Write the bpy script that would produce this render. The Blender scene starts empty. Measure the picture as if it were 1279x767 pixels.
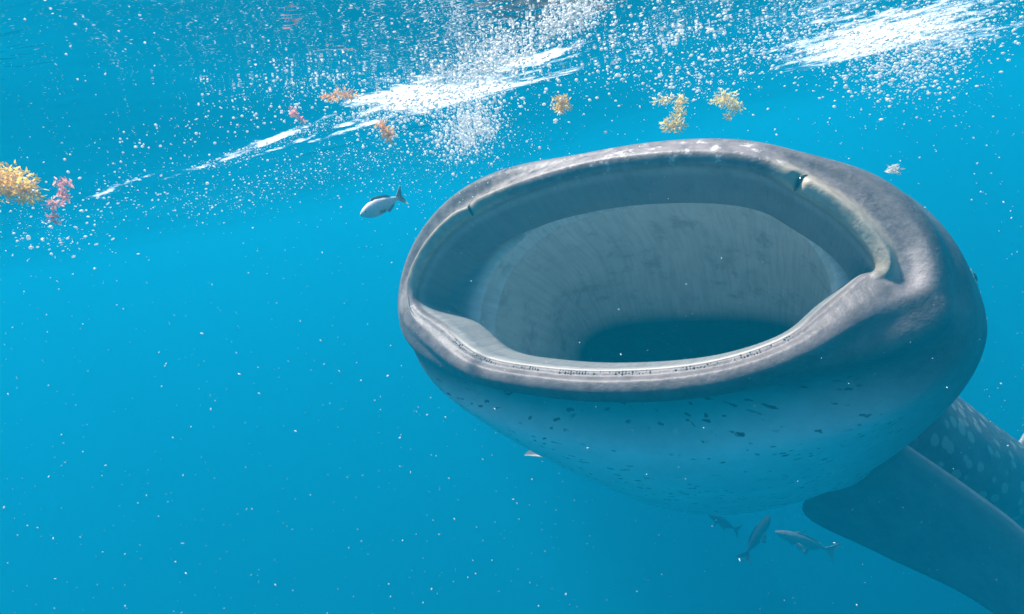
import bpy, bmesh, math, random
import numpy as np
from mathutils import Vector, Matrix
R = math.radians
random.seed(7); rng = np.random.default_rng(7)
scene = bpy.context.scene
COL = scene.collection

# ------------------------------------------------------------------ camera
FPX, W, H = 762.0, 1279.0, 767.0          # focal length and photo size in pixels
PITCH, ROLL = R(11), R(12)
CAM = np.array([0.0, 0.0, -0.50])
f_ = np.array([0, math.cos(PITCH), -math.sin(PITCH)])
r0 = np.array([1.0, 0, 0]); u0 = np.array([0, math.sin(PITCH), math.cos(PITCH)])
RIGHT = math.cos(ROLL) * r0 - math.sin(ROLL) * u0
UP = math.cos(ROLL) * u0 + math.sin(ROLL) * r0
cam_d = bpy.data.cameras.new('camera'); cam = bpy.data.objects.new('camera', cam_d); COL.objects.link(cam)
cam_d.sensor_fit = 'HORIZONTAL'; cam_d.sensor_width = 36; cam_d.lens = 36 * FPX / W
cam_d.clip_start = 0.02; cam_d.clip_end = 500
cam.matrix_world = Matrix([[RIGHT[0], UP[0], -f_[0], CAM[0]], [RIGHT[1], UP[1], -f_[1], CAM[1]],
                           [RIGHT[2], UP[2], -f_[2], CAM[2]], [0, 0, 0, 1]])
scene.camera = cam

# ------------------------------------------------------------------ sky, sun, exposure
SUN_EL, SUN_AZ = R(69), R(294)            # azimuth the light comes from, clockwise from +Y
world = bpy.data.worlds.new('World'); scene.world = world; world.use_nodes = True
wn = world.node_tree; wn.nodes.clear()
wo = wn.nodes.new('ShaderNodeOutputWorld'); wb = wn.nodes.new('ShaderNodeBackground'); sk = wn.nodes.new('ShaderNodeTexSky')
sk.sky_type = 'NISHITA'; sk.sun_disc = False; sk.sun_elevation = SUN_EL; sk.sun_rotation = SUN_AZ
wb.inputs['Strength'].default_value = 0.15
wn.links.new(sk.outputs[0], wb.inputs[0]); wn.links.new(wb.outputs[0], wo.inputs[0])
sd = bpy.data.lights.new('sun', 'SUN'); sd.energy = 5.0; sd.angle = R(5); sd.color = (1.0, 0.95, 0.88)
sun = bpy.data.objects.new('sun', sd); COL.objects.link(sun)
sdir = Vector((math.sin(SUN_AZ) * math.cos(SUN_EL), math.cos(SUN_AZ) * math.cos(SUN_EL), math.sin(SUN_EL)))
sun.rotation_euler = sdir.to_track_quat('Z', 'Y').to_euler()
scene.view_settings.view_transform = 'Standard'; scene.view_settings.look = 'None'
scene.view_settings.gamma = 1; scene.view_settings.use_curve_mapping = False
scene.view_settings.exposure = 1.5
cy = scene.cycles
cy.use_denoising = True
try: cy.denoiser = 'OPENIMAGEDENOISE'
except Exception: pass
cy.use_adaptive_sampling = True; cy.adaptive_threshold = 0.02
cy.max_bounces = 6; cy.diffuse_bounces = 3; cy.glossy_bounces = 2; cy.volume_bounces = 2
cy.transparent_max_bounces = 12; cy.sample_clamp_indirect = 6
cy.caustics_reflective = False; cy.caustics_refractive = False

# ------------------------------------------------------------------ helpers
def c2w(p):                                # camera space (x right, y down, z forward) -> world
    p = np.asarray(p, float)
    return CAM + p[..., 0:1] * RIGHT - p[..., 1:2] * UP + p[..., 2:3] * f_
def pix(px, py, d):                        # a picture position at depth d -> camera space
    return np.array([(px - W / 2) / FPX * d, (py - H / 2) / FPX * d, d])
def wpix(px, py, d): return c2w(pix(px, py, d))
def ray(px, py):
    v = (px - W / 2) / FPX * RIGHT - (py - H / 2) / FPX * UP + f_
    return v
def cr(P, n, closed=False):                # Catmull-Rom through P, n samples
    P = np.asarray(P, float); k = len(P)
    t = np.linspace(0, k if closed else k - 1, n, endpoint=not closed)
    i = np.floor(t).astype(int)
    if not closed: i = np.minimum(i, k - 2)
    q = (t - i)[:, None] if P.ndim == 2 else (t - i)
    def g(j):
        return P[j % k] if closed else np.where((j < 0)[..., None] if P.ndim == 2 else j < 0, 2 * P[0] - P[1],
                np.where((j >= k)[..., None] if P.ndim == 2 else j >= k, 2 * P[-1] - P[-2], P[np.clip(j, 0, k - 1)]))
    a, b, c, d = g(i - 1), g(i), g(i + 1), g(i + 2)
    return 0.5 * (2 * b + (c - a) * q + (2 * a - 5 * b + 4 * c - d) * q ** 2 + (3 * b - a - 3 * c + d) * q ** 3)
def sm(a, b, x):
    t = np.clip((np.asarray(x, float) - a) / (b - a), 0, 1); return t * t * (3 - 2 * t)
def mesh(name, verts, faces, mat=None, parent=None, smooth=True, attrs=None):
    me = bpy.data.meshes.new(name)
    V = np.asarray(verts, float)
    me.from_pydata(V.tolist() if not isinstance(verts, list) else verts, [], faces if isinstance(faces, list) else faces.tolist())
    if attrs:
        for k, v in attrs.items():
            at = me.attributes.new(k, 'FLOAT', 'POINT'); at.data.foreach_set('value', np.asarray(v, np.float32).ravel())
    if smooth: me.polygons.foreach_set('use_smooth', [True] * len(me.polygons))
    me.update()
    if mat: me.materials.append(mat)
    o = bpy.data.objects.new(name, me); COL.objects.link(o)
    if parent: o.parent = parent
    return o
def grid_faces(m, n, wrap=True, off=0):    # m rows of n
    i = np.arange(m - 1)[:, None]; j = np.arange(n if wrap else n - 1)[None, :]
    k = (j + 1) % n
    return np.stack([off + i * n + j, off + (i + 1) * n + j, off + (i + 1) * n + k, off + i * n + k], -1).reshape(-1, 4)
def tag(o, label=None, cat=None, group=None, kind=None):
    if label: o['label'] = label
    if cat: o['category'] = cat
    if group: o['group'] = group
    if kind: o['kind'] = kind
    return o
def empty(name, loc):
    o = bpy.data.objects.new(name, None); COL.objects.link(o); o.location = loc; o.empty_display_size = 0.1
    return o
def keep(o, parent):                       # parent without moving
    o.parent = parent; o.matrix_parent_inverse = Matrix.Translation(-Vector(parent.location))
class N:                                   # little node helper
    def __init__(s, name):
        s.m = bpy.data.materials.new(name); s.m.use_nodes = True; s.t = s.m.node_tree; s.t.nodes.clear()
        s.out = s.t.nodes.new('ShaderNodeOutputMaterial')
    def n(s, typ, **kw):
        x = s.t.nodes.new(typ)
        for k, v in kw.items(): setattr(x, k, v)
        return x
    def l(s, a, b): s.t.links.new(a, b)
    def set(s, sock, v):
        if hasattr(v, 'is_linked') or isinstance(v, bpy.types.NodeSocket): s.l(v, sock)
        else: sock.default_value = v
    def math(s, op, a, b=0.0, clamp=False):
        x = s.n('ShaderNodeMath', operation=op, use_clamp=clamp); s.set(x.inputs[0], a); s.set(x.inputs[1], b); return x.outputs[0]
    def mix(s, f, a, b):
        x = s.n('ShaderNodeMix', data_type='RGBA'); s.set(x.inputs[0], f)
        s.set(x.inputs[6], a if not isinstance(a, tuple) else (*a, 1)[:4]); s.set(x.inputs[7], b if not isinstance(b, tuple) else (*b, 1)[:4])
        return x.outputs[2]
    def ramp(s, v, lo, hi):
        x = s.n('ShaderNodeMapRange', interpolation_type='SMOOTHSTEP'); s.set(x.inputs[0], v); x.inputs[1].default_value = lo; x.inputs[2].default_value = hi
        return x.outputs[0]
    def noise(s, vec, scale, detail=4, rough=0.55):
        x = s.n('ShaderNodeTexNoise'); x.inputs['Scale'].default_value = scale; x.inputs['Detail'].default_value = detail; x.inputs['Roughness'].default_value = rough
        if vec is not None: s.l(vec, x.inputs['Vector'])
        return x.outputs[0]
    def attr(s, name): return s.n('ShaderNodeAttribute', attribute_name=name).outputs['Fac']
    def geo(s): return s.n('ShaderNodeNewGeometry').outputs['Position']
    def bump(s, h, strength, dist):
        x = s.n('ShaderNodeBump'); x.inputs['Strength'].default_value = strength; x.inputs['Distance'].default_value = dist; s.l(h, x.inputs['Height']); return x.outputs[0]
    def bsdf(s, col, rough=0.5, spec=0.5, normal=None):
        x = s.n('ShaderNodeBsdfPrincipled'); s.set(x.inputs['Base Color'], col if not isinstance(col, tuple) else (*col, 1)[:4]); s.set(x.inputs['Roughness'], rough)
        x.inputs['Specular IOR Level'].default_value = spec
        if normal is not None: s.l(normal, x.inputs['Normal'])
        s.l(x.outputs[0], s.out.inputs[0]); return x

# ------------------------------------------------------------------ sea surface (seen from below)
def wave(x, y):
    c = 0.476 * x + 0.879 * y; t = 0.879 * x - 0.476 * y
    z = -0.108 * np.cos(2.05 * (c - 2.40) + 0.25 * np.sin(0.9 * t + 0.5)) + 0.02 * np.sin(-1.3 * x + 1.7 * y + 2.1)
    z = z + 0.011 * np.sin(4.1 * c + 1.1 * t + 0.4) + 0.009 * np.sin(-2.2 * x + 4.6 * y + 1.0) + 0.005 * np.sin(6.2 * x + 4.1 * y) + 0.004 * np.sin(3.1 * x + 8.7 * y + 2)
    z = z - 0.055 * np.exp(-((c - 1.86) / .30) ** 2 - ((t + .80) / .55) ** 2)
    return z
def surf_hit(px, py):                      # picture positions -> points on the underside of the surface (nan where none near)
    v = ray(np.asarray(px, float)[:, None], np.asarray(py, float)[:, None])
    out = np.full(v.shape, np.nan); todo = np.ones(len(v), bool)
    for t in 0.4 * 1.01 ** np.arange(330):
        p = CAM + v * t
        hit = todo & (p[:, 2] > wave(p[:, 0], p[:, 1])); out[hit] = p[hit]; todo &= ~hit
    return out
FOAM = [(2.18, .07, -2.35, .7, .84), (2.34, .05, -2.2, .7, .72), (2.05, .05, -3.3, .5, .7), (2.45, .06, -1.9, .5, .75),  (2.28, .36, -1.32, .48, 1.3), (1.95, .14, -.78, .22, .9), (4.95, .7, .40, .7, 1.1), (4.2, .4, .1, .5, .6), (7.5, 1.0, 1.3, .8, .7)]   # (across, spread, along, spread, amount)
w_ = N('water_surface')
pos = w_.geo()
rs = w_.n('ShaderNodeMapping'); rs.inputs['Rotation'].default_value = (0, 0, R(28)); rs.inputs['Scale'].default_value = (.55, 1.5, 1); w_.l(pos, rs.inputs[0])
n1 = w_.noise(rs.outputs[0], 8, 2, 0.6)
nb = w_.bump(n1, 0.34, 0.025)
fr = w_.n('ShaderNodeFresnel'); fr.inputs['IOR'].default_value = 1.333; w_.l(nb, fr.inputs['Normal'])
tr = w_.n('ShaderNodeBsdfTransparent'); gl = w_.n('ShaderNodeBsdfGlossy'); gl.inputs['Roughness'].default_value = 0.03; w_.l(nb, gl.inputs['Normal'])
mx = w_.n('ShaderNodeMixShader'); w_.l(fr.outputs[0], mx.inputs[0]); w_.l(tr.outputs[0], mx.inputs[1]); w_.l(gl.outputs[0], mx.inputs[2])
# foam lying on the surface: streaks along the wave
def dotn(vec):
    x = w_.n('ShaderNodeVectorMath', operation='DOT_PRODUCT'); w_.l(pos, x.inputs[0]); x.inputs[1].default_value = vec; return x.outputs['Value']
wc, wt = dotn((0.476, 0.879, 0)), dotn((0.879, -0.476, 0))
cxy = w_.n('ShaderNodeCombineXYZ'); w_.l(w_.math('MULTIPLY', wc, 1.7), cxy.inputs[0]); w_.l(wt, cxy.inputs[1])
fn = w_.noise(cxy.outputs[0], 5.5, 4, 0.7)
def blob(c0, cs, t0, ts, amp):
    q = w_.math('ADD', w_.math('POWER', w_.math('DIVIDE', w_.math('SUBTRACT', wc, c0), cs), 2.0), w_.math('POWER', w_.math('DIVIDE', w_.math('SUBTRACT', wt, t0), ts), 2.0))
    return w_.math('MULTIPLY', w_.math('EXPONENT', w_.math('MULTIPLY', q, -1.0)), amp)
fm = None
for args in FOAM:
    z_ = blob(*args); fm = z_ if fm is None else w_.math('MAXIMUM', fm, z_)
fmask = w_.ramp(w_.math('ADD', fn, w_.math('MULTIPLY', fm, 0.46)), 0.74, 0.95)
fd = w_.n('ShaderNodeBsdfDiffuse'); fd.inputs[0].default_value = (.85, .86, .86, 1)
ft = w_.n('ShaderNodeBsdfTranslucent'); ft.inputs[0].default_value = (.85, .86, .86, 1)
fx = w_.n('ShaderNodeMixShader'); fx.inputs[0].default_value = 0.6; w_.l(fd.outputs[0], fx.inputs[1]); w_.l(ft.outputs[0], fx.inputs[2])
mf = w_.n('ShaderNodeMixShader'); w_.l(fmask, mf.inputs[0]); w_.l(mx.outputs[0], mf.inputs[1]); w_.l(fx.outputs[0], mf.inputs[2]); w_.l(mf.outputs[0], w_.out.inputs[0])
g = np.linspace(-1, 1, 520); gx = np.sinh(g * 5.2) / math.sinh(5.2) * 58
X, Y = np.meshgrid(gx, gx + 0.0, indexing='ij')
Y2 = Y + 1.8
V = np.stack([X, Y2, wave(X, Y2) * np.exp(-(X ** 2 + Y2 ** 2) / 900)], -1).reshape(-1, 3)
sea = mesh('sea_surface', V, grid_faces(520, 520, False), w_.m)
tag(sea, 'rippled underside of the sea surface mirroring the blue water', 'water', kind='structure')

# ------------------------------------------------------------------ whale shark
AX = np.array([0.50, 0.25, 0.83]); AX = AX / np.linalg.norm(AX)
P0 = pix(775, 345, 1.45)
def on_plane(px, py, s):
    rr = np.array([(px - W / 2) / FPX, (py - H / 2) / FPX, 1.0])
    return rr * (AX @ (P0 + s * AX)) / (AX @ rr)
PL, PR = on_plane(516, 374, 0), on_plane(1098, 345, 0)
LAT = PR - PL; LAT /= np.linalg.norm(LAT)
UPS = np.cross(LAT, AX); C0 = (PL + PR) / 2      # UPS: the shark's own up (camera space, y down)
RIM = [(520, 376, .07), (533, 328, .06), (574, 281, .03), (648, 243, -.01), (730, 219, -.03), (810, 208, -.04), (885, 206, -.04), (945, 215, -.03),
       (990, 238, 0), (1050, 278, .03), (1092, 330, .06), (1072, 343, .055), (1030, 378, .03), (975, 420, 0), (880, 450, -.02), (770, 460, -.025), (680, 456, -.015), (602, 441, 0.01), (556, 405, .04)]
NT = 480
rim = np.array([on_plane(*p) - C0 for p in RIM])
rim = np.stack([rim @ LAT, rim @ UPS, rim @ AX], -1)        # (lateral, up, back)
# resample evenly between labelled points keeping the corner indices known
k = len(RIM); tt = np.arange(NT) / NT * k                    # label parameter of every column
rl = cr(rim, NT, closed=True)
k9 = np.hanning(15); k9 /= k9.sum(); rl = np.stack([np.convolve(np.r_[rl[-7:, j], rl[:, j], rl[:7, j]], k9, 'valid') for j in range(3)], -1)
d = np.roll(rl, -1, 0) - np.roll(rl, 1, 0)
nrm = np.stack([-d[:, 1], d[:, 0]], -1); nrm /= np.linalg.norm(nrm, axis=1)[:, None]
ks = np.hanning(41); ks /= ks.sum()
nrm = np.stack([np.convolve(np.concatenate([nrm[-20:, i], nrm[:, i], nrm[:20, i]]), ks, 'valid') for i in (0, 1)], -1); nrm /= np.linalg.norm(nrm, axis=1)[:, None]
up_w = np.minimum(sm(-0.5, 0.6, tt), sm(10.9, 10.0, tt)) + sm(k - 0.5, k + 0.6, tt)   # 1 on the upper jaw
up_w = np.clip(up_w, 0, 1)
up_o = np.clip(np.minimum(sm(-0.5, 0.6, tt), sm(13.2, 10.2, tt)) + sm(k - 2.6, k + 0.2, tt), 0, 1)   # the cheek runs on below the corners
tube = sm(0.0, 0.6, tt) * sm(3.4, 2.2, tt) + sm(6.9, 8.0, tt) * sm(10.9, 10.2, tt)     # labial fold beside the mouth corners
side = np.clip(sm(k - 1.2, k + .3, tt) + sm(4.0, 2.0, tt), 0, 1) + .75 * sm(7.2, 9.2, tt) * sm(12.0, 10.6, tt)
corner = np.exp(-((tt - 10.9) / 1.15) ** 2) + np.exp(-((tt + .1) / 1.0) ** 2) + np.exp(-((tt - k + .1) / 1.0) ** 2)
cornerB = np.maximum(np.exp(-((tt - 11.5) / 1.7) ** 2), np.maximum(np.exp(-((tt + .5) / 1.5) ** 2), np.exp(-((tt - k + .5) / 1.5) ** 2)))
nick = np.exp(-((tt - 2.25) / 0.09) ** 2) + np.exp(-((tt - 8.02) / 0.09) ** 2)
fat = 1 + 0.35 * np.exp(-((tt - 17.9) / 0.9) ** 2) + 0.15 * np.exp(-((tt - 11.8) / 0.8) ** 2)
UPR = [(-.035, .14), (-.012, .06), (0, .015), (.010, -.004), (.028, -.012), (.050, .002), (.062, .016), (.080, .030), (.098, .065), (.115, .115)]
LOW = [(-.03, .14), (-.012, .055), (0, .012), (.009, -.002), (.020, -.006), (.034, -.020), (.058, -.016), (.076, .014), (.060, .060), (.042, .115)]
rings = []                                                   # each: (NT,3) in (lat, up, back)
def prof(i):
    a, b = UPR[i], LOW[i]
    uw = up_w if i < 5 else (up_o if i > 6 else .5 * (up_w + up_o))
    dr = a[0] * uw + b[0] * fat * (1 - uw); ds = a[1] * uw + b[1] * (1 - uw)
    if i > 5: dr = dr + side * (0, .014, .040, .060, .068)[i - 5]; ds = ds - side * (0, .004, .014, .022, .01)[i - 5]
    if i == 4: ds = ds - tube * (0.016 - .010 * corner) * up_w
    if i == 3: ds = ds - tube * (0.011 - .007 * corner) * up_w; dr = dr - .004 * tube
    if i in (5, 6): ds = ds + tube * up_w * (0.008 if i == 5 else 0.010)
    if i in (3, 4): ds = ds + nick * .02
    a = np.stack([rl[:, 0] + nrm[:, 0] * dr, rl[:, 1] + nrm[:, 1] * dr, rl[:, 2] + ds], -1)
    if i == 5: cw = (.35 * corner)[:, None]; a = a * (1 - cw) + sect(.045, .605, .35, .235, 0, 2.15) * cw
    if i >= 6:                                                # past the corners the cheek follows one smooth outline
        cw = ((corner if i < 8 else cornerB) * (.35, .75, .95, 1.0)[i - 6])[:, None]
        a = a * (1 - cw) + sect((.045, .058, .085, .13)[i - 6], (.635, .672, .70, .718)[i - 6], (.37, .39, .41, .43)[i - 6], (.25, .27, .315, .345)[i - 6], 0, (2.15, 2.15, 2.3, 2.35)[i - 6]) * cw
    wd = {3: 3, 4: 4, 5: 14, 6: 16, 7: 18, 8: 26, 9: 30}.get(i)
    if wd:                                                    # the cheek is smooth where the lips meet
        kk = np.hanning(2 * wd + 1); kk /= kk.sum()
        a = np.stack([np.convolve(np.r_[a[-wd:, j], a[:, j], a[:wd, j]], kk, 'valid') for j in range(3)], -1)
    return a
# polar angle used to match the rim with the body sections
ang = np.unwrap(np.arctan2(rl[:, 1] - 0.03, rl[:, 0] * 0.62))
ang = ang - (2 * math.pi) * np.round((ang.mean()) / (2 * math.pi))
def sect(s, w, top, bot, cu=0.0, e=2.0, cl=0.0, eb=0.0):
    c, q = np.cos(ang), np.sin(ang)
    e = np.where(q > 0, e, e - eb)
    l = np.sign(c) * np.abs(c) ** (2 / e) * w; h = np.sign(q) * np.abs(q) ** (2 / e)
    u = np.where(h > 0, h * top, h * bot)
    return np.stack([l + cl, u + cu, np.full(NT, s)], -1)
# inside of the mouth, throat first
inner = [sect(1.75, .02, .02, .02, -.02), sect(1.7, .10, .04, .08, -.02, 2, -.05), sect(1.45, .30, .10, .14, 0, 2.2, -.06), sect(1.12, .43, .145, .2, 0, 2.8, -.06),
         sect(.98, .455, .18, .26, 0.0, 2.8, -.04), sect(.64, .475, .325, .30, 0.0, 2.5), sect(.42, .50, .368, .31, 0.0, 2.5), sect(.33, .50, .374, .31, 0, 2.4),
         sect(.305, .482, .346, .30, 0, 2.4), sect(.28, .50, .362, .30, 0, 2.4), sect(.25, .515, .366, .295, 0, 2.35), sect(.235, .495, .336, .29, 0, 2.35), sect(.21, .522, .352, .285, 0, 2.3)]
outer = [sect(.20, .742, .452, .35, 0, 2.15, 0, -.05), sect(.30, .768, .475, .41, 0, 2.05, 0, .05), sect(.45, .795, .50, .465, 0, 2.0, 0, .2), sect(.65, .80, .52, .51, 0, 2.0, 0, .28), sect(.9, .765, .53, .54, 0, 2.0, 0, .25), sect(1.2, .69, .52, .53, 0, 2.0, 0, .2)]
stack = inner + [prof(i) for i in range(10)] + outer
# local (lat, up, back) -> camera space; the trunk follows a bent spine behind the head
def to_cam(a): return C0 + a[..., 0:1] * LAT + a[..., 1:2] * UPS + a[..., 2:3] * AX
stack_c = [to_cam(a) for a in stack]
spine = [C0 + 0.9 * AX, C0 + 1.2 * AX, C0 + 1.75 * AX + .16 * LAT, np.array([2.05, .82, 3.15]), np.array([3.05, 1.24, 3.75]), np.array([4.3, 1.7, 4.5]), np.array([5.7, 1.9, 5.4]), np.array([7.0, 2.2, 6.4]), np.array([8.0, 2.35, 7.3])]
rad = [None, None, (.55, .46, .40), (.46, .40, .28), (.40, .36, .22), (.34, .36, .33), (.23, .25, .24), (.13, .15, .14), (.05, .09, .08)]
wup = np.array([-(RIGHT * 0 + UP)[2] * 0, 0, 0])
worldup_c = np.array([RIGHT[2], -UP[2], f_[2]])             # world z in camera space
for i in range(2, len(spine)):
    nx = spine[i + 1] if i + 1 < len(spine) else 2 * spine[i] - spine[i - 1]
    T = nx - spine[i - 1]; T /= np.linalg.norm(T)
    blend = min(1, (i - 1) / 3)
    upv = UPS * (1 - blend) + worldup_c * blend
    Lv = np.cross(T, upv); Lv /= np.linalg.norm(Lv)
    if Lv @ LAT < 0: Lv = -Lv
    Uv = np.cross(Lv, T); Uv = Uv if Uv @ upv > 0 else -Uv
    a = sect(0, rad[i][0], rad[i][1], rad[i][2], 0, 2.0 if i > 2 else 2.0)
    stack_c.append(spine[i] + a[:, 0:1] * Lv + a[:, 1:2] * Uv)
stack_c.append(np.repeat((spine[-1] + 0.05 * (spine[-1] - spine[-2]))[None], NT, 0))
S = np.array(stack_c); K = len(S)
# dense sampling along the stack: more where the lip is
nin, npf = len(inner), 10
seg = []
for i in range(K - 1):
    seg += [i + q / n_ for n_ in [8 if i < nin - 7 else (7 if i < nin + npf else (14 if i < K - 8 else 10))] for q in range(n_)]
seg.append(K - 1); seg = np.array(seg); M = len(seg)
i0 = np.minimum(np.floor(seg).astype(int), K - 2); q = (seg - i0)[:, None, None]
def G(j): return S[np.clip(j, 0, K - 1)]
a, b, c, d = G(i0 - 1), G(i0), G(i0 + 1), G(i0 + 2)
tau = 0.42
m1, m2 = (c - a) * tau, (d - b) * tau
B = (2 * q ** 3 - 3 * q ** 2 + 1) * b + (q ** 3 - 2 * q ** 2 + q) * m1 + (-2 * q ** 3 + 3 * q ** 2) * c + (q ** 3 - q ** 2) * m2
Wv = c2w(B)
# masks
segg = np.repeat(seg[:, None], NT, 1); T2 = np.repeat(tt[None], M, 0); A2 = np.repeat(ang[None], M, 0); UW = np.repeat(up_w[None], M, 0)
inside = sm(nin + 2.3, nin + 1.3, segg)
lip = sm(nin + 1.6, nin + 2.6, segg) * (1 - sm(nin + 7.2 - 1.2 * UW, nin + 8.6 - 1.0 * UW, segg))
lowlip = lip * (1 - UW)
labial = lip * np.repeat(tube[None], M, 0) * UW * sm(nin + 5.6, nin + 4.6, segg)
white = sm(nin + 1.75, nin + 2.05, segg) * sm(nin + 2.75, nin + 2.45, segg) * (1 - UW) * np.repeat((sm(12.2, 13.2, tt) * sm(18.2, 17.2, tt))[None], M, 0)
belly = sm(nin + 8.5, nin + 10.5, segg) * sm(-0.25, -1.0, np.sin(A2) * 1.0 + 0.0 * A2)
under = sm(-0.15, -0.6, np.sin(A2)) * sm(nin + 7.6, nin + 8.6, segg)
outside = sm(nin + 7.0, nin + 8.2, segg)
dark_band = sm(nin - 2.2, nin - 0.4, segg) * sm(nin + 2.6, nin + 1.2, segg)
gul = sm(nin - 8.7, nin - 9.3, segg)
around = np.cumsum(np.r_[0, np.linalg.norm(np.diff(S[nin + npf + 2], axis=0), axis=1)])
along = np.r_[0, np.cumsum(np.linalg.norm(np.diff(B[:, 0], axis=0), axis=1))]
attrs = dict(inside=inside, lip=lip, lowlip=lowlip, labial=labial, white=white, belly=belly, outside=outside, gullet=gul, band=dark_band, under=under, edge=under * 0, dapple_mask=UW * np.repeat((sm(3.0, 4.2, tt) * sm(8.0, 7.0, tt) + .15)[None], M, 0),
             uu=np.repeat(along[:, None], NT, 1), vv=np.repeat(around[None], M, 0), seg=segg, upper=UW)
faces = grid_faces(M, NT, True)
Vall = [Wv.reshape(-1, 3)]; Fall = [faces]; A_all = {k_: [v.ravel()] for k_, v in attrs.items()}; off = M * NT
def add_fin(LE, TE, thick, nspan=40, nch=24, belly_v=0.0, **over):
    """airfoil between a leading and a trailing edge (camera-space points, root to tip)"""
    global off
    le, te = cr(np.array(LE), nspan), cr(np.array(TE), nspan)
    spn = le[-1] - le[0]
    th = np.linspace(0, 2 * math.pi, nch, endpoint=False)
    x = 0.5 - 0.5 * np.cos(th)                                # 0 leading .. 1 trailing
    yt = np.where(th < math.pi, 1, -1) * (1.9 * np.sqrt(np.maximum(x, 0)) * (1 - x) ** 0.9) * 0.62
    pts = []
    for i in range(nspan):
        ch = te[i] - le[i]; nn = np.cross(ch, spn); nn /= np.linalg.norm(nn) + 1e-9
        t_ = thick * (1 - 0.8 * (i / (nspan - 1)) ** 1.3) * (1 + 0.6 * math.exp(-i / 3))
        pts.append(le[i] + x[:, None] * ch + yt[:, None] * nn * t_)
    pts.append(np.repeat(((le[-1] + te[-1]) / 2)[None], nch, 0))
    P = np.array(pts); n = P.shape[0] * nch
    Vall.append(c2w(P.reshape(-1, 3))); Fall.append(grid_faces(P.shape[0], nch, True, off)); off += n
    xs = np.repeat(x[None], P.shape[0], 0).ravel()
    val = dict(belly=belly_v, outside=1.0, seg=nin + npf + 4.4, uu=0, vv=0); val.update(over)
    for k_ in A_all:
        if k_ == 'uu': A_all[k_].append(np.repeat(np.linspace(0, 1.3, P.shape[0])[:, None], nch, 1).ravel() + 20)
        elif k_ == 'vv': A_all[k_].append(xs * 0.8)
        elif k_ == 'edge': A_all[k_].append(sm(.045, .012, xs))
        else: A_all[k_].append(np.full(n, float(val.get(k_, 0.0))))
# left pectoral (right in the picture), right pectoral (only its tip shows), dorsal, tail
add_fin([pix(1095, 530, 2.42), pix(1150, 567, 2.32), pix(1215, 612, 2.18), pix(1279, 662, 2.05), pix(1390, 775, 1.88), pix(1490, 900, 1.75), pix(1520, 980, 1.70)],
        [pix(1040, 590, 2.9), pix(1003, 640, 2.95), pix(1095, 690, 2.72), pix(1220, 752, 2.40), pix(1340, 850, 2.1), pix(1440, 950, 1.85), pix(1500, 995, 1.73)], 0.075, belly_v=.22)
add_fin([pix(880, 610, 3.0), pix(800, 592, 3.05), pix(740, 580, 3.1), pix(692, 573, 3.15), pix(668, 570, 3.2), pix(655, 569, 3.22)],
        [pix(880, 560, 3.7), pix(800, 548, 3.65), pix(740, 541, 3.6), pix(697, 540, 3.55), pix(676, 546, 3.45), pix(660, 564, 3.27)], 0.05)
sp = [np.asarray(p) for p in spine]
upc = worldup_c
add_fin([sp[4] + .30 * upc, sp[4] + .75 * upc + .35 * (sp[5] - sp[4]), sp[4] + .98 * upc + .62 * (sp[5] - sp[4])],
        [sp[4] + .28 * upc + .6 * (sp[5] - sp[4]), sp[4] + .6 * upc + .68 * (sp[5] - sp[4]), sp[4] + .93 * upc + .75 * (sp[5] - sp[4])], 0.08)
tl = sp[8] - sp[7]; tl = tl / np.linalg.norm(tl)
add_fin([sp[8] - .3 * tl, sp[8] + .35 * upc + .1 * tl, sp[8] + 1.15 * upc + .75 * tl], [sp[8] + .12 * tl, sp[8] + .35 * upc + .45 * tl, sp[8] + 1.1 * upc + .95 * tl], 0.06)
add_fin([sp[8] - .3 * tl, sp[8] - .25 * upc + .05 * tl, sp[8] - .62 * upc + .3 * tl], [sp[8] + .1 * tl, sp[8] - .2 * upc + .3 * tl, sp[8] - .6 * upc + .42 * tl], 0.06)

sk_ = N('shark_skin')
pos = sk_.geo()
uv = sk_.n('ShaderNodeCombineXYZ'); sk_.l(sk_.attr('uu'), uv.inputs[0]); sk_.l(sk_.attr('vv'), uv.inputs[1])
nbig = sk_.ramp(sk_.noise(pos, 6, 6, 0.65), 0.3, 0.7); nfine = sk_.noise(pos, 60, 4, 0.65); nmid = sk_.ramp(sk_.noise(pos, 21, 5, 0.68), 0.28, 0.72)
grey = sk_.mix(nbig, (0.045, 0.041, 0.042), (0.125, 0.110, 0.107))
grey = sk_.mix(sk_.math('MULTIPLY', sk_.ramp(nfine, 0.5, 0.75), 0.5), grey, (0.13, 0.115, 0.11))
# pale belly with small dark dashes
pale = sk_.mix(nbig, (0.74, 0.76, 0.75), (0.88, 0.89, 0.86))
bm_ = sk_.attr('belly')
col = sk_.mix(bm_, grey, pale)
mp = sk_.n('ShaderNodeMapping'); mp.inputs['Scale'].default_value = (74, 27, 1); dn = sk_.n('ShaderNodeTexNoise'); dn.inputs['Scale'].default_value = 30; dn.inputs['Detail'].default_value = 2; sk_.l(pos, dn.inputs['Vector'])
dv = sk_.n('ShaderNodeVectorMath', operation='MULTIPLY_ADD'); sk_.l(dn.outputs['Color'], dv.inputs[0]); dv.inputs[1].default_value = (.020, .05, 0); sk_.l(uv.outputs[0], dv.inputs[2])
sk_.l(dv.outputs[0], mp.inputs[0])
vo = sk_.n('ShaderNodeTexVoronoi'); vo.inputs['Scale'].default_value = 1.0; vo.inputs['Randomness'].default_value = 1.0; sk_.l(mp.outputs[0], vo.inputs['Vector'])
spot = sk_.math('MULTIPLY', sk_.ramp(sk_.math('ADD', vo.outputs['Distance'], sk_.math('MULTIPLY', nfine, .22)), 0.40, 0.26), sk_.ramp(vo.outputs['Color'], 0.30, 0.42))
sprange = sk_.attr('under')
fade = sk_.ramp(nbig, 0.15, 0.5)
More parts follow.
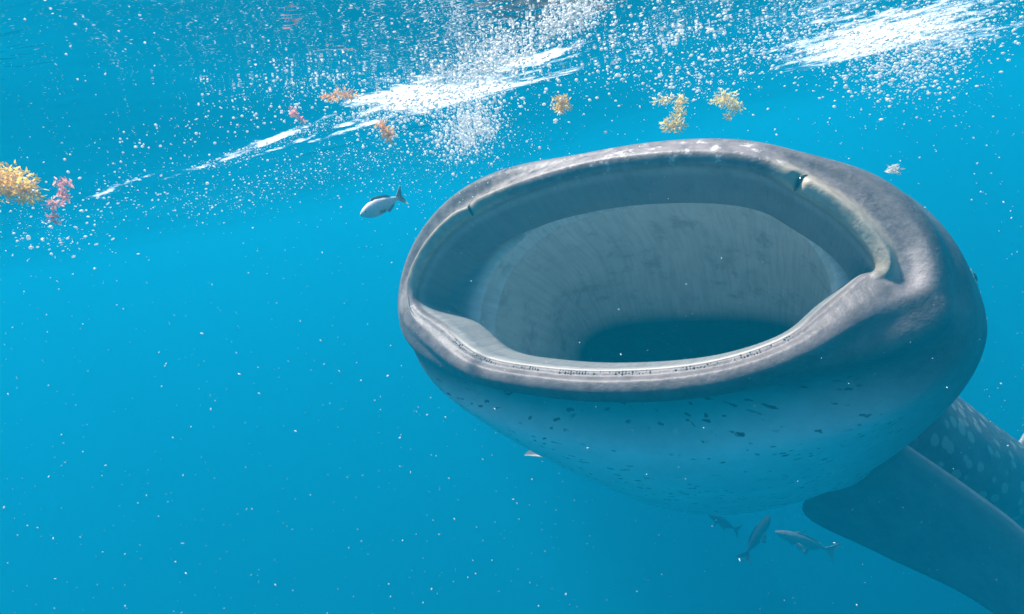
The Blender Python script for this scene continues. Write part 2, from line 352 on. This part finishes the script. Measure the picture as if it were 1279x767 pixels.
col = sk_.mix(sk_.math('MULTIPLY', sk_.math('MULTIPLY', spot, sprange), sk_.math('MULTIPLY', fade, 0.9)), col, (0.05, 0.055, 0.065))
# pale round spots on the back
mp2 = sk_.n('ShaderNodeMapping'); mp2.inputs['Scale'].default_value = (13, 13, 1); sk_.l(uv.outputs[0], mp2.inputs[0])
vo2 = sk_.n('ShaderNodeTexVoronoi'); vo2.inputs['Scale'].default_value = 1.0; vo2.inputs['Randomness'].default_value = 0.8; sk_.l(mp2.outputs[0], vo2.inputs['Vector'])
spot2 = sk_.math('MULTIPLY', sk_.ramp(sk_.math('ADD', vo2.outputs['Distance'], sk_.math('MULTIPLY', nfine, .2)), 0.56, 0.42), sk_.math('SUBTRACT', 1.0, sk_.ramp(bm_, 0.0, 0.3)))
spot2 = sk_.math('MULTIPLY', spot2, sk_.ramp(sk_.attr('seg'), nin + npf + 4.5, nin + npf + 6.5))
col = sk_.mix(sk_.math('MULTIPLY', spot2, 0.85), col, (0.30, 0.31, 0.25))
col = sk_.mix(sk_.math('MULTIPLY', sk_.attr('edge'), .8), col, (0.40, 0.37, 0.33))  # sunlit highlight painted pale along the leading edges of the fins
# lips
lipc = sk_.mix(nmid, (0.085, 0.070, 0.069), (0.21, 0.178, 0.172))
lowc = sk_.mix(nmid, (0.065, 0.054, 0.053), (0.13, 0.11, 0.107))
lipc = sk_.mix(sk_.attr('lowlip'), lipc, lowc)
labc = sk_.mix(nmid, (0.24, 0.205, 0.155), (0.40, 0.34, 0.26))
lipc = sk_.mix(sk_.attr('labial'), lipc, labc)
# painted sun dapples, with some scratches, on the front of the upper lip
dapples = sk_.math('MULTIPLY', sk_.ramp(sk_.noise(pos, 26, 3, 0.7), 0.54, 0.72), sk_.math('MULTIPLY', sk_.attr('dapple_mask'), 0.85))
lipc = sk_.mix(dapples, lipc, (0.52, 0.48, 0.45))
lipc = sk_.mix(sk_.attr('white'), lipc, (0.42, 0.40, 0.36))
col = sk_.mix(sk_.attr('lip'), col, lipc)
# mouth lining
lin = sk_.mix(nbig, (0.70, 0.74, 0.71), (0.84, 0.86, 0.82))
ms = sk_.n('ShaderNodeMapping'); ms.inputs['Scale'].default_value = (5, 40, 1); sk_.l(uv.outputs[0], ms.inputs[0])
folds = sk_.noise(ms.outputs[0], 1.0, 4, 0.6)                # folds of the lining running into the throat
lin = sk_.mix(sk_.math('MULTIPLY', sk_.ramp(folds, 0.42, 0.62), 0.35), lin, (0.48, 0.48, 0.46))
lin = sk_.mix(sk_.math('MULTIPLY', sk_.ramp(sk_.noise(pos, 9, 6, 0.75), 0.50, 0.72), 0.6), lin, (0.26, 0.27, 0.27))
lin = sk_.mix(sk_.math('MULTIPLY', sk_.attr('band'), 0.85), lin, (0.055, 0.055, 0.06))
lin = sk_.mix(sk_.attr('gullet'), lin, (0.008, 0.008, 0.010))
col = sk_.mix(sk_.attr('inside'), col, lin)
hb = sk_.math('ADD', sk_.math('ADD', sk_.math('MULTIPLY', sk_.noise(pos, 24, 3, 0.5), .5), sk_.math('MULTIPLY', nfine, 0.5)), sk_.math('MULTIPLY', folds, sk_.math('MULTIPLY', sk_.attr('inside'), 1.2)))
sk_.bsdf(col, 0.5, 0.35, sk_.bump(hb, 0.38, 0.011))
root_p = c2w(C0 + 1.2 * AX)
shark = empty('whale_shark', root_p)
tag(shark, 'huge grey whale shark with its wide mouth gaping open', 'whale shark')
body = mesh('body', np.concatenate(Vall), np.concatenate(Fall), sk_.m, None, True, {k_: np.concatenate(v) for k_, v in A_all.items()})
keep(body, shark)


def plain(name, c1, c2, scale, rough=0.5, spec=0.4, trans=0.0):
    m = N(name); p_ = m.geo(); n_ = m.noise(p_, scale, 4, 0.6)
    b_ = m.bsdf(m.mix(n_, c1, c2), rough, spec, m.bump(n_, 0.2, 0.01))
    if trans:
        t_ = m.n('ShaderNodeBsdfTranslucent'); m.l(m.mix(n_, c1, c2), t_.inputs[0])
        x_ = m.n('ShaderNodeMixShader'); x_.inputs[0].default_value = trans
        m.l(b_.outputs[0], x_.inputs[1]); m.l(t_.outputs[0], x_.inputs[2]); m.l(x_.outputs[0], m.out.inputs[0])
    return m.m
def ico(sub):
    bm = bmesh.new(); bmesh.ops.create_icosphere(bm, subdivisions=sub, radius=1.0)
    v = np.array([q.co[:] for q in bm.verts]); f = np.array([[w.index for w in q.verts] for q in bm.faces]); bm.free(); return v, f
ICO1, ICO2 = ico(1), ico(2)
def blobs(name, centres, axes, mat, base=ICO1):            # many ellipsoids in one mesh; axes (n,3,3) scaled rows
    bv, bf = base; n = len(centres)
    v = (centres[:, None, :] + np.einsum('vi,nij->nvj', bv, axes)).reshape(-1, 3)
    f = (bf[None] + (np.arange(n) * len(bv))[:, None, None]).reshape(-1, 3)
    return mesh(name, v, f, mat)
def tube_mesh(pts, rad_, n=8):
    pts = np.asarray(pts, float); m = len(pts); rad_ = np.broadcast_to(rad_, (m,))
    T = np.gradient(pts, axis=0); T /= np.linalg.norm(T, axis=1)[:, None] + 1e-9
    ref = np.array([0.31, 0.2, 0.93]); a_ = np.cross(T, ref); a_ /= np.linalg.norm(a_, axis=1)[:, None] + 1e-9; b_ = np.cross(T, a_)
    th = np.linspace(0, 2 * math.pi, n, endpoint=False)
    v = pts[:, None] + rad_[:, None, None] * (np.cos(th)[None, :, None] * a_[:, None] + np.sin(th)[None, :, None] * b_[:, None])
    f = grid_faces(m, n).tolist() + [list(range(n)), list(range((m - 1) * n, m * n))[::-1]]
    return v.reshape(-1, 3), f
# eyes
dark = plain('eye_dark', (0.01, 0.01, 0.012), (0.02, 0.02, 0.022), 30, 0.15, 0.6)
lidm = plain('eye_lid', (0.30, 0.25, 0.22), (0.42, 0.36, 0.31), 40)
si = int(np.argmin(np.abs(seg - (nin + npf + 1.15))))
for want in (0.17, math.pi - 0.17):
    dd = np.abs((ang - want + math.pi) % (2 * math.pi) - math.pi); ci = int(np.argmin(dd))
    p = Wv[si, ci]; nn = np.cross(Wv[si + 2, ci] - Wv[si - 2, ci], Wv[si, (ci + 2) % NT] - Wv[si, (ci - 2) % NT]); nn /= np.linalg.norm(nn)
    if nn @ (p - c2w(C0 + 0.33 * AX)) < 0: nn = -nn
    e = blobs('eye', (p - nn * 0.012)[None], (np.eye(3) * 0.019)[None], dark, ICO2); keep(e, shark)
    t1 = np.cross(nn, [0, 0, 1]); t1 /= np.linalg.norm(t1); t2 = np.cross(nn, t1)
    th = np.linspace(0, 2 * math.pi, 25)
    v, f = tube_mesh(p + 0.021 * (np.cos(th)[:, None] * t1 + 0.8 * np.sin(th)[:, None] * t2) - nn * 0.006, 0.008)
    lid = mesh('eyelid', v, f, lidm); keep(lid, shark); lid.parent = e
# nostril slits across the labial fold
for t0, name in ((2.25, 'nostril'), (8.02, 'nostril')):
    ci = int(np.argmin(np.abs(tt - t0))); ss = [int(np.argmin(np.abs(seg - (nin + q)))) for q in np.linspace(2.7, 4.7, 9)]
    pts = np.array([Wv[q, ci] for q in ss]); cen = c2w(C0 - 0.6 * AX)
    dirv = cen - pts; dirv /= np.linalg.norm(dirv, axis=1)[:, None]
    v, f = tube_mesh(pts + dirv * 0.003, 0.0042 * np.sin(np.linspace(0.4, math.pi - 0.4, 9)), 8)
    keep(mesh(name, v, f, dark), shark)
# rows of tiny teeth along the lower jaw
tc, ta = [], []
for t0 in np.linspace(12.9, 17.6, 190):
    ci = int(np.argmin(np.abs(tt - t0)))
    for q in (3.05, 3.45):
        si_ = int(np.argmin(np.abs(seg - (nin + q + random.uniform(-.1, .1)))))
        if random.random() < 0.35 + .3 * math.sin(t0 * 9): tc.append(Wv[si_, ci]); ta.append(np.diag([.0022, .0022, .003]) * random.uniform(.6, 1.3))
toothm = plain('teeth_dark', (0.05, 0.045, 0.04), (0.14, 0.13, 0.12), 200)
th_ = blobs('tooth_band', np.array(tc), np.array(ta), toothm); keep(th_, shark); th_['kind'] = 'stuff'

# ------------------------------------------------------------------ fish
def fish(name, head, tail, mat, finm, hgt, wid, label, group=None, droop=0.0, eye=True, bend=0.0):
    """a fish whose body is one lofted mesh with its fins; head / tail are camera-space points"""
    head, tail = np.asarray(head), np.asarray(tail)
    ax = tail - head; L = np.linalg.norm(ax); ax = ax / L
    upv = worldup_c - (worldup_c @ ax) * ax; upv /= np.linalg.norm(upv); sd_ = np.cross(ax, upv)
    n, m = 34, 20
    x = np.linspace(0, 0.84, n); hx = np.interp(x, [0, .03, .10, .22, .38, .55, .70, .80, .84], [.06, .30, .62, .92, 1.0, .80, .46, .22, .20])
    wx = np.interp(x, [0, .03, .10, .22, .38, .55, .70, .84], [.08, .45, .8, 1, .95, .7, .36, .12])
    th = np.linspace(0, 2 * math.pi, m, endpoint=False)
    cl = bend * L * np.sin(x * 3.2)
    P = head + (x * L)[:, None, None] * ax + (hx * hgt * L)[:, None, None] * np.sin(th)[None, :, None] * upv + ((wx * wid * L)[:, None] * np.cos(th)[None] + cl[:, None])[..., None] * sd_
    V_ = [c2w(P).reshape(-1, 3)]; F_ = grid_faces(n, m).tolist() + [list(range(m)), list(range((n - 1) * m, n * m))[::-1]]; o_ = n * m
    mi = [0] * len(F_)
    def plate(outline, t_=0.006):                              # a fin: outline in (x, up) with thickness
        nonlocal o_
        k_ = len(outline); q = np.array(outline)
        cb = bend * L * np.sin(q[:, 0] * 3.2)
        base = head + (q[:, 0] * L)[:, None] * ax + (q[:, 1] * L)[:, None] * upv + cb[:, None] * sd_
        V_.append(c2w(np.concatenate([base + t_ * L * sd_, base - t_ * L * sd_])))
        F_.extend([[o_ + i for i in range(k_)], [o_ + k_ + i for i in range(k_)][::-1]] + [[o_ + i, o_ + (i + 1) % k_, o_ + k_ + (i + 1) % k_, o_ + k_ + i] for i in range(k_)])
        mi.extend([1] * (k_ + 2)); o_ += 2 * k_
    plate([(.80, .18 * hgt), (.88, .5 * hgt + .02), (1.0, .85 * hgt + .07), (.95, .03), (.93, 0), (.95, -.03), (1.0, -.85 * hgt - .07), (.88, -.5 * hgt - .02), (.80, -.18 * hgt)])
    plate([(.26, .8 * hgt), (.32, 1.28 * hgt), (.45, 1.22 * hgt), (.60, 1.0 * hgt), (.70, .62 * hgt), (.66, .4 * hgt), (.4, .7 * hgt)])
    plate([(.50, -.7 * hgt), (.55, -1.15 * hgt), (.66, -.85 * hgt), (.72, -.5 * hgt), (.66, -.3 * hgt)])
    r_ = empty(name, c2w(head * .6 + tail * .4))
    o = mesh('body', np.concatenate(V_), F_, mat); o.data.materials.append(finm); o.data.polygons.foreach_set('material_index', mi); keep(o, r_)
    for sgn in (1, -1):
        base = head + .30 * L * ax - .25 * hgt * L * upv + sgn * wid * L * .9 * sd_
        tri = np.array([base, base + .16 * L * ax + sgn * .05 * L * sd_ - .04 * L * upv, base + .13 * L * ax + sgn * .06 * L * sd_ - .10 * L * upv, base + .02 * L * ax - .06 * L * upv])
        tri = c2w(np.concatenate([tri, tri + sgn * .006 * L * sd_]))
        keep(mesh('pectoral_fin', tri, [[0, 1, 2, 3], [7, 6, 5, 4], [0, 4, 5, 1], [1, 5, 6, 2], [2, 6, 7, 3], [3, 7, 4, 0]], finm), r_)
        if eye:
            ep = c2w(head + .10 * L * ax + .15 * hgt * L * upv + sgn * wid * L * .74 * sd_)
            keep(blobs('eye', ep[None], (np.eye(3) * .018 * L)[None], dark), r_)
    tag(r_, label, 'fish', group); return r_
silver = plain('fish_silver', (0.45, 0.46, 0.46), (0.75, 0.74, 0.70), 130, 0.3, 0.6)
silver_fin = plain('fish_silver_fin', (0.25, 0.25, 0.24), (0.4, 0.4, 0.38), 60, 0.5, 0.4, 0.3)
darkfish = plain('fish_dark', (0.012, 0.013, 0.015), (0.022, 0.024, 0.026), 30, 0.8, 0.1)
palefish = plain('fish_pale', (0.13, 0.14, 0.12), (0.2, 0.2, 0.18), 25, 0.7, 0.2)
fish('silver_fish', pix(450, 269, 1.55), pix(505, 243, 1.62), silver, silver_fin, 0.155, 0.075, "small silver fish beside the shark's upper lip", bend=0.03)
fish('dark_fish', pix(884, 642, 6.6), pix(924, 664, 6.9), darkfish, darkfish, 0.06, 0.05, 'short dark slender fish under the shark belly', 'fish under the shark belly')
fish('dark_fish', pix(962, 644, 6.3), pix(928, 700, 6.5), darkfish, darkfish, 0.085, 0.08, 'larger dark fish under the shark belly tapering to a thin tail', 'fish under the shark belly', bend=0.03)
fish('pale_fish', pix(968, 664, 6.4), pix(1046, 690, 6.7), palefish, palefish, 0.065, 0.05, 'pale slender fish between the dark fish and the pectoral fin', 'fish under the shark belly')

# ------------------------------------------------------------------ floating seaweed
def weed_mat(name, a, b): return plain(name, a, b, 45, 0.55, 0.3, 0.6)
gold = weed_mat('weed_gold', (0.80, 0.48, 0.08), (0.95, 0.70, 0.22)); orange = weed_mat('weed_orange', (0.78, 0.36, 0.10), (0.92, 0.55, 0.20))
pink = weed_mat('weed_pink', (0.85, 0.30, 0.25), (0.92, 0.50, 0.42)); cream = weed_mat('weed_cream', (0.88, 0.68, 0.26), (0.95, 0.84, 0.50))
def seaweed(name, lobes, d, n, mat, leaf, label, group='drifting seaweed clumps'):
    """lobes: (px, py, rx, ry) ellipses in the picture at depth d, filled in 3-D with stems, blades and float bladders"""
    V_, F_ = [], []; SV, SF = [], []; BC, BA = [], []
    cent = [pix(l[0], l[1], d) for l in lobes]; o_ = 0; so = 0
    area = np.array([l[2] * l[3] for l in lobes], float); area /= area.sum()
    chain = cr(np.array(cent), max(2, 8 * len(cent))) if len(cent) > 1 else np.array([cent[0] - [.01, .01, 0], cent[0] + [.01, .01, 0]])
    for i in range(n):
        j = rng.choice(len(lobes), p=area); l = lobes[j]; q = rng.normal(size=3); q /= np.linalg.norm(q); q *= rng.random() ** 0.45
        p = cent[j] + q * np.array([l[2] * d / FPX, l[3] * d / FPX, (l[2] + l[3]) / 2 * d / FPX])
        dr_ = rng.normal(size=3) + 0.8 * q; dr_ /= np.linalg.norm(dr_); sd_ = np.cross(dr_, rng.normal(size=3)); sd_ /= np.linalg.norm(sd_); nn = np.cross(dr_, sd_)
        L = leaf * rng.uniform(.5, 1.25); w_2 = L * rng.uniform(.13, .22)
        q0 = [p, p + .35 * L * dr_ + w_2 * sd_, p + .35 * L * dr_ - w_2 * sd_, p + .4 * L * dr_ - .25 * w_2 * nn, p + .75 * L * dr_ + .6 * w_2 * sd_ + .1 * L * nn, p + .75 * L * dr_ - .6 * w_2 * sd_ + .1 * L * nn, p + L * dr_ + .22 * L * nn]
        V_.append(np.array(q0)); F_ += [[o_, o_ + 1, o_ + 3], [o_, o_ + 3, o_ + 2], [o_ + 1, o_ + 4, o_ + 3], [o_ + 3, o_ + 5, o_ + 2], [o_ + 3, o_ + 4, o_ + 6], [o_ + 3, o_ + 6, o_ + 5]]; o_ += 7
        if i % 7 == 0:
            mid = (p + cent[j]) / 2 + rng.normal(size=3) * leaf * .2
            v, f = tube_mesh(cr(np.array([cent[j], mid, p]), 6), leaf * .035, 5); SV.append(v); SF += [[a_ + so for a_ in g_] for g_ in f]; so += len(v)
        if i % 5 == 0: BC.append(p + rng.normal(size=3) * leaf * .15); BA.append(np.eye(3) * leaf * rng.uniform(.07, .12))
    r_ = empty(name, c2w(np.mean(cent, 0)))
    keep(mesh('fronds', c2w(np.concatenate(V_)), F_, mat, None, False), r_)
    keep(mesh('stems', c2w(np.concatenate(SV)), SF, mat), r_)
    BCw = c2w(np.array(BC)); keep(blobs('float_bladders', BCw, np.array(BA), mat), r_)
    for c_ in r_.children: c_['kind'] = 'stuff'
    tag(r_, label, 'seaweed', group); return r_
seaweed('seaweed_clump', [(-40, 232, 45, 34), (5, 228, 38, 24), (30, 238, 22, 16)], 1.5, 1500, gold, .016, 'big bright golden seaweed raft afloat at the surface beside a pink strand')
seaweed('seaweed_strand', [(80, 228, 9, 7), (78, 243, 7, 9), (66, 255, 9, 6), (67, 272, 6, 10)], 1.5, 220, pink, .012, 'thin pink red seaweed strand beside the golden raft')
seaweed('seaweed_tuft', [(477, 158, 9, 6), (485, 168, 9, 8)], 1.7, 200, orange, .012, 'small slanting orange seaweed tuft under the foam streak')
seaweed('seaweed_tuft', [(701, 130, 12, 11)], 1.8, 260, gold, .012, 'compact yellow seaweed tuft beside the brightest foam')
seaweed('seaweed_clump', [(842, 156, 17, 10), (847, 140, 8, 11), (850, 126, 7, 7), (828, 124, 13, 5)], 1.7, 500, cream, .012, 'yellow seaweed clump with a bent neck above the shark snout')
seaweed('seaweed_clump', [(905, 124, 17, 10), (918, 134, 10, 8), (909, 146, 5, 4)], 1.8, 380, cream, .012, 'pale rounded seaweed clump next to the one with a bent neck')
seaweed('seaweed_tuft', [(430, 118, 16, 5), (410, 122, 10, 4)], 2.0, 160, orange, .014, 'flat orange brown seaweed tuft pressed against the surface in foam')
seaweed('seaweed_tuft', [(368, 140, 5, 7), (376, 150, 5, 5)], 1.9, 110, pink, .011, 'tiny red seaweed scrap among small bubbles')
fluff = plain('fluff', (0.7, 0.7, 0.66), (0.85, 0.85, 0.8), 60, 0.7, 0.2, 0.4)
seaweed('drifting_fluff', [(1117, 211, 6, 5)], 1.5, 60, fluff, .012, "white scrap of fluff drifting above the shark's brow", None)

# ------------------------------------------------------------------ bubbles under the surface, drifting specks
def bubble_mat():
    m = N('bubble_white'); d_ = m.n('ShaderNodeBsdfDiffuse'); t_ = m.n('ShaderNodeBsdfTranslucent'); g_ = m.n('ShaderNodeBsdfGlossy'); g_.inputs['Roughness'].default_value = 0.38
    for x in (d_, t_, g_): x.inputs[0].default_value = (.93, .94, .94, 1)
    a_ = m.n('ShaderNodeMixShader'); a_.inputs[0].default_value = .72; m.l(d_.outputs[0], a_.inputs[1]); m.l(t_.outputs[0], a_.inputs[2])
    b_ = m.n('ShaderNodeMixShader'); b_.inputs[0].default_value = .25; m.l(a_.outputs[0], b_.inputs[1]); m.l(g_.outputs[0], b_.inputs[2]); m.l(b_.outputs[0], m.out.inputs[0])
    return m.m
bubm = bubble_mat()
wht = plain('bubble_white', (0.88, 0.89, 0.89), (0.93, 0.93, 0.92), 50, 0.3, 0.6, 0.5)
def band(pts, wid, n):                                        # random picture positions around a polyline
    p = cr(np.array(pts, float), 60) if len(pts) > 2 else np.linspace(pts[0], pts[1], 60)
    q = p[rng.integers(0, 60, n)]; return q + rng.normal(size=(n, 2)) * wid
Z = []                                                        # (positions, size range px, flatness, drop below the surface)
Z.append((band([(250, 210), (320, 185), (400, 158), (470, 138)], (8, 3.5), 900), (.5, 1.4), .5, .02))
Z.append((band([(130, 200), (230, 165), (330, 115), (455, 92)], (38, 16), 330), (.7, 2.2), .8, .03))
Z.append((band([(300, 150), (380, 110), (450, 120)], (30, 18), 420), (.6, 2.0), .8, .03))
Z.append((band([(470, 150), (540, 118), (600, 95), (650, 55)], (24, 15), 4200), (.7, 2.5), .8, .03))
Z.append((band([(560, 175), (590, 160), (600, 140)], (17, 16), 2600), (.8, 2.4), 1, .06))
Z.append((band([(560, 190), (620, 170)], (45, 25), 900), (.4, 1.1), 1, .10))
Z.append((band([(680, 45), (715, 22), (735, 8)], (16, 10), 1300), (.8, 2.6), .8, .03))
Z.append((band([(640, 120), (700, 90), (760, 50), (860, 30)], (45, 28), 750), (.7, 2.6), .7, .03))
Z.append((band([(770, 95), (820, 60), (880, 20)], (30, 16), 420), (.8, 2.8), .5, .02))
Z.append((band([(830, 115), (900, 85), (960, 50), (1040, 10)], (24, 18), 1300), (.7, 2.2), .5, .03))
Z.append((band([(1000, 60), (1080, 45), (1180, 25), (1260, 5)], (40, 24), 2600), (.7, 2.3), .55, .03))
Z.append((band([(1090, 90), (1140, 75), (1190, 50)], (34, 22), 2200), (.7, 2.3), .6, .05))
Z.append((band([(1120, 120), (1180, 110)], (45, 22), 260), (.5, 1.5), .7, .08))
Z.append((band([(20, 270), (70, 285), (130, 240), (210, 225)], (32, 18), 420), (.7, 2.0), .35, .03))
Z.append((band([(40, 300), (110, 305)], (40, 12), 60), (1.0, 3.0), .25, .02))
Z.append((band([(220, 265), (320, 235), (420, 205), (520, 180)], (34, 14), 1300), (.4, 1.3), .5, .04))
Z.append((band([(440, 215), (520, 225), (560, 215)], (40, 20), 420), (.4, 1.1), .7, .08))
Z.append((np.stack([rng.uniform(-60, 1330, 500), rng.uniform(-40, 230, 500)], -1), (.5, 1.7), .8, .08))
crest = 0.879 * np.array([1, 0, 0.]) - 0.476 * np.array([0, 1., 0])
bc, ba = [], []
for P_, (lo, hi), flat, drop in Z:
    hpt = surf_hit(P_[:, 0], P_[:, 1])
    for (px, py), hp in zip(P_, hpt):
        v = ray(px, py); dep = (hp - CAM) @ f_ if not np.isnan(hp[0]) else 99
        if dep > 2.4: dep = rng.uniform(1.5, 2.4); hp = CAM + v * dep
        p = hp - v / np.linalg.norm(v) * rng.uniform(0.01, drop * 4) ; dep = (p - CAM) @ f_
        r = lo * .5 + (hi * .95 - lo * .5) * rng.random() ** 4.2; r = r * dep / FPX
        e1 = crest + rng.normal(size=3) * .25; e1 /= np.linalg.norm(e1); e2 = np.cross(e1, [0, 0, 1.]); e2 /= np.linalg.norm(e2); e3 = np.cross(e1, e2)
        st = rng.uniform(1, 1 + 1.6 * (1 - flat)); bc.append(p); ba.append(np.array([e1 * r * st, e2 * r, e3 * r * rng.uniform(flat, 1)]))
bub = blobs('air_bubbles', np.array(bc), np.array(ba), bubm)
tag(bub, 'white air bubbles and foam flecks crowded under the sea surface', 'bubbles', kind='stuff')
n = 2800
px, py = rng.uniform(-150, 1430, n), rng.uniform(-60, 830, n); dep = rng.uniform(.35, 1, n) ** 1.2 * 3.2
pc = c2w(np.stack([(px - W / 2) / FPX * dep, (py - H / 2) / FPX * dep, dep], -1))
pa = []
for i in range(n):
    r = (0.32 + 1.0 * rng.random() ** 6) * dep[i] / FPX * .8
    if dep[i] < 1.0: r *= .7
    e = np.linalg.qr(rng.normal(size=(3, 3)))[0]; pa.append(e * np.array([[rng.uniform(1, 2.6)], [1], [rng.uniform(.4, 1)]]) * r)
ok = pc[:, 2] < wave(pc[:, 0], pc[:, 1]) - .01
pl = blobs('plankton_specks', pc[ok], np.array(pa)[ok], wht)
tag(pl, 'tiny pale specks of plankton suspended through the blue water', 'plankton', kind='stuff')

# ------------------------------------------------------------------ sea water (the air of this place)
hz = N('sea_water_volume')
pv = hz.n('ShaderNodeVolumePrincipled')
pv.inputs['Color'].default_value = (0.002, 0.243, 0.38, 1); pv.inputs['Density'].default_value = 0.175
pv.inputs['Absorption Color'].default_value = (0.04, 0.07, 0.10, 1); pv.inputs['Anisotropy'].default_value = 0.0
hz.l(pv.outputs[0], hz.out.inputs['Volume'])
bmz = bmesh.new(); bmesh.ops.create_cube(bmz, size=1)
mz = bpy.data.meshes.new('haze'); bmz.to_mesh(mz); bmz.free(); mz.materials.append(hz.m)
haze = bpy.data.objects.new('haze', mz); COL.objects.link(haze)
haze.scale = (124, 124, 40.35); haze.location = (0, 1.8, -40.35 / 2 + 0.35)
tag(haze, 'clear blue sea water fading everything with distance', 'water', kind='stuff')
